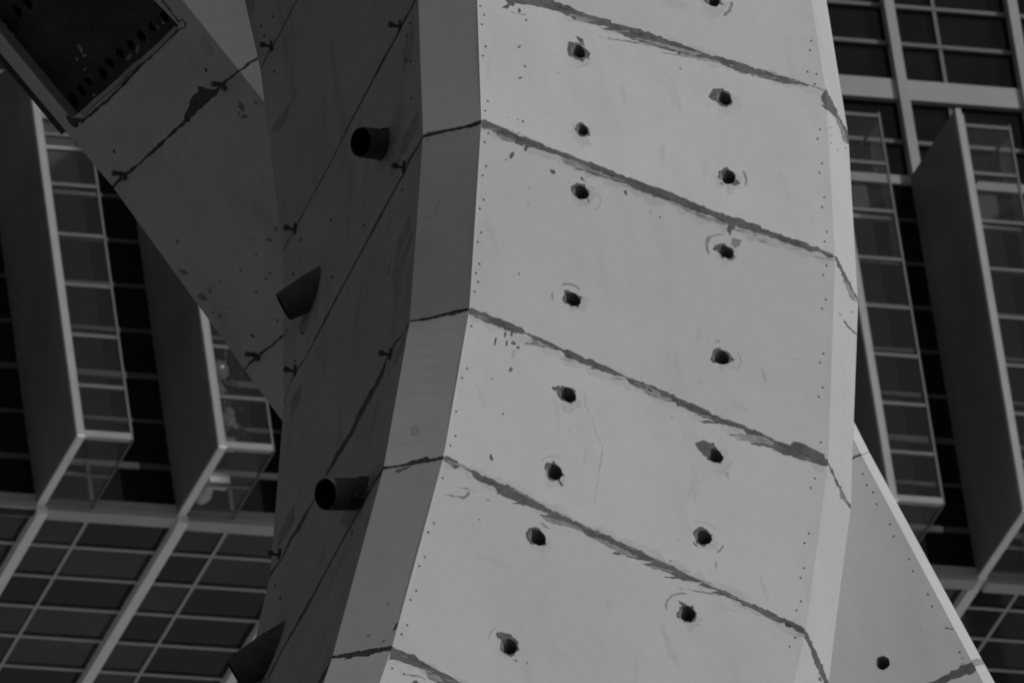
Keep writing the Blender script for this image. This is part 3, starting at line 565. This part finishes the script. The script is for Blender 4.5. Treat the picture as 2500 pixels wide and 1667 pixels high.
# ------------------------------------------------------------------ slanted leg on the right
nl = Vector((.30, -.94, .10)).normalized()
PL = at_depth(2103, 1109, 79.2)
def mL(x, y): return hit(x, y, PL, nl)
LB = [(1945, 800), (2103, 1109), (2372, 1612), (2760, 2330)]
LC = [(1965, 790), (2122, 1103), (2398, 1610), (2792, 2325)]
LA = [(x - 640, y + 300) for x, y in LB]
e = (mL(*LB[2]) - mL(*LB[1])).normalized(); nr = Vector((.93, -.34, -.05)); nr = (nr - nr.dot(e) * e).normalized()
PLc = mL(*LB[1])
def mLc(x, y): return hit(x, y, PLc, nr)
leg = empty('leaning_pylon', mL(*LB[-1]), label='leaning grey concrete pylon with bright edge behind the lower right of the column', cat='pylon')
LR = [(band([(2060, 1127), (2083, 1117), (2105, 1107)], [9, 8, 6], 21, .4, 6), MORTAR), (band([(2060, 1810), (2285, 1668), (2320, 1650), (2350, 1636), (2372, 1628), (2390, 1620)], [20, 20, 20, 24, 24, 16], 22, .35, 8), MORTAR),
      (Z(1800, 1197, [(1685, 1112), (1705, 1112), (1760, 1125), (1760, 1132), (1700, 1125)]), MORTAR), (Z(1800, 1197, [(1815, 1360), (1895, 1362), (1895, 1367), (1815, 1365)]), STAIN), (Z(1800, 1197, [(1390, 885), (1420, 865), (1425, 872), (1405, 890)]), SMUDGE),
      (Z(1800, 1197, [(1485, 1125), (1500, 1130), (1498, 1155), (1488, 1145)]), SMUDGE)]
LR = [(rough(p, 2, 6), m) for p, m in LR]
LHO = dots(Z(1800, 1197, [(1107, 15), (1134, 110), (1243, 274), (1273, 371), (1398, 559), (1430, 657), (1552, 845), (1585, 943), (1810, 1315), (1842, 1413)]) + Z(1800, 800, [(1022, 1188), (1054, 1280)]), 3.2) + [(blob(2155, 1617, 17, 17, 50, 20, .06, 3), .3, HOLEM)]
for k in range(3):
    mb = MB()
    panel(mb, [LA[k], LB[k], LB[k + 1], LA[k + 1]], mL, CONC, LR, LHO)
    panel(mb, [LB[k], LC[k], LC[k + 1], LB[k + 1]], mLc, CONC, [(band([(2098, 1112), (2125, 1101)], 2.5, 23), MORTL), (band([(2368, 1622), (2402, 1616)], 16, 24), MORTL)], [])
    P0 = [mL(*LA[k]), mLc(*LC[k])]; P1 = [mL(*LA[k + 1]), mLc(*LC[k + 1])]
    off = -nl * 2.0 - RX * .4
    mb.face([P0[0], P0[0] + off, P1[0] + off, P1[0]], CONC); mb.face([P0[1], P1[1], P1[1] + off, P0[1] + off], CONC); mb.face([P0[0] + off, P0[1] + off, P1[1] + off, P1[0] + off], CONC)
    mb.build('leg_segment', leg)

# ------------------------------------------------------------------ office building
H = Vector((math.cos(YAWB), math.sin(YAWB), 0)); OUT = Vector((math.sin(YAWB), -math.cos(YAWB), 0)); ZV = Vector((0, 0, 1))
BO = CAM + 300 * FW
def fb(u, o, z): return BO + H * u + OUT * o + ZV * z
bld = empty('office_building', fb(0, 0, -BO.z), label='dark glass office tower with tall projecting fins and pale window bars', cat='building')
FU = [-12.3, -9.64, -6.98, -4.32, -1.75, .80, 3.32, 5.86, 8.44, 10.95, 13.5]
OD = 2.36; ZT = 4.235
def zbot(u): return -4.19 - .0107 * (u + 9)
def pitch(u): return 1.058 - .0013 * (u + 9)
U0, U1 = -15, 16
# glazing and floors of the wall behind the fins
mb = MB(); mb.box((U0, -.25, -4.3), (U1, -.04, ZT), fb, RECG); mb.build('recess_glazing', bld)
mb = MB(); mb.box((U0, -.25, ZT + .02), (U1, -.04, 16), fb, GLASSD); mb.build('upper_glazing', bld)
mb = MB(); mb.box((U0, -12, -4.20), (U1, -.30, -4.05), fb, GLASSD)
rp = random.Random(4); PM = [GLASSD, GLASSD2, GLASSD3]
us = sorted([U0] + [q for u in FU for q in (u + .09, u + 1.06)] + [U1]); os_ = [-.29, -1.22, -2.26, -3.30, -4.33, -5.36, -6.4, -7.4, -8.4, -12]
for ua, ub in zip(us, us[1:]):
    for oa, ob in zip(os_, os_[1:]):
        z_ = [-4.236 + rp.uniform(-.004, .004) for _ in range(3)]; z_.append(z_[0] + z_[2] - z_[1])
        mb.face([fb(ua, oa, z_[0]), fb(ub, oa, z_[1]), fb(ub, ob, z_[2]), fb(ua, ob, z_[3])], rp.choice(PM))
so_ = mb.build('soffit_glazing', bld)
for u in (-13, 13.5):
    mb = MB(); mb.box((u, -11.5, -BO.z), (u + 1.6, -9.9, -4.3), fb, BARM); mb.build('support_pier', bld)
mb = MB(); mb.box((U0, -11.7, 15.8), (U1, -.3, 16), fb, BARD); mb.box((U0, -12, -4), (U1, -11.8, 16), fb, BARD); mb.build('roof', bld)
mb = MB(); mb.box((U0, -.04, 5.90), (U1, .10, 6.34), fb, CORN); mb.build('cornice', bld)
mb = MB(); mb.box((U0, -.04, 4.06), (U1, .04, 4.25), fb, BARM)
for u, u2 in zip([-15] + FU, FU + [16]): mb.box((u + .2, -.29, zbot(u) - .13), (u2 + .0, .035, zbot(u) - .02), fb, BARW)
mb.build('floor_edge', bld)
for i, u in enumerate(FU[:-1]):
    u2 = FU[i + 1]; zb_ = zbot(u); p = pitch(u)
    # grid of bars on the wall, bay by bay
    g = MB()
    for z, h in ((7.18, .08), (8.02, .08), (8.9, .08), (9.8, .08), (10.7, .08), (5.0, .08)): g.box((u + .17, -.04, z - h / 2), (u2 - .02, .04, z + h / 2), fb, BARU)
    g.box((u + 1.0, -.045, ZT), (u + 1.07, .03, 5.88), fb, BARU); g.box((u + 1.0, -.045, 6.35), (u + 1.07, .03, 15.5), fb, BARU)
    g.build('upper_window_bars', bld)
    g = MB()
    for k, wd in enumerate((.11, .06, .12, .07, .07, .07, .07, .07)):
        z = zb_ + (.955 * (k + 1)); g.box((u + .1, -.04, z - wd / 2), (u + 2.06, .02, z + wd / 2), fb, BARP); g.box((u + 2.06, -.04, z - wd / 2), (u2 + .02, .015, z + wd / 2), fb, RECB)  # same bars: brightness behind glass and shade beyond it put into the colour
    g.box((u + 1.03, -.045, zb_ + .15), (u + 1.10, .045, zb_ + 1.0), fb, BARW)
    g.box((u + .1, -.03, zb_ - .02), (u2, .03, zb_ + .16), fb, BARM)
    g.box((u + 1.12, -.04, zb_ + .18), (u + 1.68, -.01, ZT - .2), fb, INNER)
    g.build('recess_window_bars', bld)
    # soffit grid
    g = MB()
    for o in (-1.22, -2.26, -3.30, -4.33, -5.36, -6.4, -7.4, -8.4): g.box((u + .19, o - .035, -4.275), (u2 - .0, o + .035, -4.2405), fb, BARW)
    g.box((u + 1.03, -8.8, -4.28), (u + 1.085, -.29, -4.235), fb, BARW); g.build('soffit_bars', bld)
for i, u in enumerate(FU):
    zb_ = zbot(u); p = pitch(u)
    fin = MB(); fin.box((u, .0, zb_), (u + .10, OD - .02, ZT), fb, FINM); fo = fin.build('fin', bld)
    e_ = MB(); e_.box((u - .003, OD - .06, zb_ - .003), (u + .105, OD + .03, ZT + .003), fb, BARW); e_.box((u + .105, OD - .05, zb_), (u + .15, OD + .01, ZT - .1), fb, BARM)
    e_.box((u - .003, .04, zb_ - .05), (u + .14, OD + .03, zb_ - .003), fb, RIBW)
    e_.build('edge_trim', fo)
    e_ = MB(); e_.box((u - .003, -.035, ZT + .003), (u + .19, .16, 15.6), fb, CORN); e_.build('wall_rib', bld)
    e_ = MB(); e_.box((u - .003, -11.6, -4.40), (u + .19, .04, -4.235), fb, RIBW); e_.build('soffit_rib', bld)
    if i == len(FU) - 1: break
    # glazed bay beside the fin
    w_ = 1.06; fr = MB()
    zt_ = zb_ + 8 * p - .03
    for k in range(1, 9): fr.box((u + .15, OD - .06, zb_ + k * p - .035), (u + w_ - .04, OD, zb_ + k * p + .035), fb, FRM)
    fr.box((u + .15, OD - .10, zb_ - .02), (u + w_ - .04, OD + .01, zb_ + .11), fb, BARM)
    fr.box((u + w_ - .04, OD - .05, zb_ - .02), (u + w_, OD + .005, zt_ + .10), fb, FRM)
    fr.box((u + w_ - .04, .05, zb_ - .04), (u + w_, OD - .05, zb_), fb, BARD)
    for o in (1.10, .22): fr.box((u + .14, o - .035, zb_ - .035), (u + w_ - .04, o + .035, zb_ + .005), fb, FRM)
    fr.box((u + w_ - .035, .05, zt_ - .03), (u + w_ - .005, OD - .05, zt_ + .03), fb, BARD)
    fo = fr.build('glazed_bay', bld)
    gl = MB(); x0, x1 = u + .11, u + w_ - .02
    gl.face([fb(x0, OD - .03, zb_ + .1), fb(x1, OD - .03, zb_ + .1), fb(x1, OD - .03, zt_), fb(x0, OD - .03, zt_)], GLASS)
    gl.face([fb(x0, .25, zb_ - .01), fb(x1, .25, zb_ - .01), fb(x1, OD - .1, zb_ - .01), fb(x0, OD - .1, zb_ - .01)], GLASSB)
    gl.face([fb(x1, .05, zb_), fb(x1, OD - .06, zb_), fb(x1, OD - .06, zt_), fb(x1, .05, zt_)], GLASSB)
    gl.build('glass', fo)

# ------------------------------------------------------------------ things standing in the second glazed bay
def onB(px, py, o): return hit(px, py, BO + OUT * o, OUT)
def ball(mb, c, rx, ry, rz, m, seed=0, n=10):
    r = random.Random(seed); rows = []
    for i in range(n + 1):
        t = math.pi * i / n; row = []
        for j in range(14):
            a = 2 * math.pi * j / 14; k = 1 + r.uniform(-.05, .05)
            row.append(c + H * (rx * k * math.sin(t) * math.cos(a)) + OUT * (ry * k * math.sin(t) * math.sin(a)) + ZV * (rz * k * math.cos(t)))
        rows.append(row)
    for a, b in zip(rows, rows[1:]):
        for j in range(14): mb.face([a[j], a[(j + 1) % 14], b[(j + 1) % 14], b[j]], m)
zfl = zbot(-6.98) + .02
base = onB(545, 1150, 1.3); base.z = BO.z + zfl
plant = empty('flowering_plant', base, label='indoor plant with round pale blooms inside the glazed bay beside the beam tip', cat='plant')
stem = MB(); pts = [onB(540, 1120, 1.5), onB(560, 1000, 1.7), onB(545, 930, 1.9), onB(550, 850, 1.8)]; pts[0].z = BO.z + zfl + .25
tube(stem, [ring_pts(p, Vector((0, .1, 1)), .03, 8) for p in pts], LEAF); stem.build('stem', plant)
fl = MB(); rr = random.Random(5)
for i in range(150):
    t = rr.random(); c = onB(572 + rr.gauss(0, 16), 850 + 240 * t, 1.2 + rr.random() * .9)
    a = Vector((rr.uniform(-1, 1), rr.uniform(-1, 1), rr.uniform(-.6, .6))).normalized(); b = a.cross(Vector((rr.uniform(-1, 1), rr.uniform(-1, 1), 1))).normalized()
    l = rr.uniform(.06, .12); fl.face([c - a * l, c - b * l * .4, c + a * l, c + b * l * .4], LEAF)
tag(fl.build('foliage', plant))
for k, (x, y, rr_) in enumerate([(535, 903, .19), (534, 951, .12), (556, 1024, .14), (559, 1006, .10), (546, 978, .06), (575, 1040, .05)]):
    b_ = MB(); ball(b_, onB(x, y, 2.2), rr_, rr_ * .7, rr_ * 1.0, PALE, k); b_.build('bloom', plant, smooth=True)
pot = MB(); q = onB(548, 1150, 1.45); q.z = BO.z + zfl
tube(pot, [ring_pts(q, ZV, .12, 20), ring_pts(q + ZV * .28, ZV, .17, 20), ring_pts(q + ZV * .28, ZV, .15, 20), ring_pts(q + ZV * .2, ZV, .14, 20)], PALE); pot.face(ring_pts(q, ZV, .12, 20), PALE); pot.build('pot', plant)
def floor_pt(px, py): return hit(px, py, BO + ZV * zfl, ZV)
P1 = floor_pt(534, 1186)
bx = MB(); bx.box((-.20, -.13, 0), (.17, .13, .16), lambda a, b, c: P1 + H * a + OUT * b + ZV * c, PALE); bx.box((-.21, -.14, .13), (.18, .14, .18), lambda a, b, c: P1 + H * a + OUT * b + ZV * c, BARW)
o = bx.build('storage_box'); tag(o, 'small pale box on the glass floor of the bay, above the round cushion', 'box')
P2 = floor_pt(500, 1222)
cu = MB(); ball(cu, P2 + ZV * .16, .15, .30, .16, PALE, 7); o = cu.build('round_cushion', smooth=True); tag(o, 'pale rounded cushion on the bay floor where the fin meets the soffit', 'cushion')
P3 = onB(558, 1070, 2.1); P3.z = BO.z + zbot(-6.98) + .12
pk_ = MB(); pk_.box((-.10, -.08, 0), (.09, .08, .20), lambda a, b, c: P3 + H * a + OUT * b + ZV * c, PALE); pk_.box((-.07, -.05, .20), (.06, .05, .23), lambda a, b, c: P3 + H * a + OUT * b + ZV * c, BARM)
o = pk_.build('small_canister'); tag(o, 'little white canister on the bottom frame of the bay, under the blooms', 'canister')
for o_, kd in ((col, 'thing'), (beam, 'thing'), (leg, 'thing'), (bld, 'thing')): o_['kind'] = kd
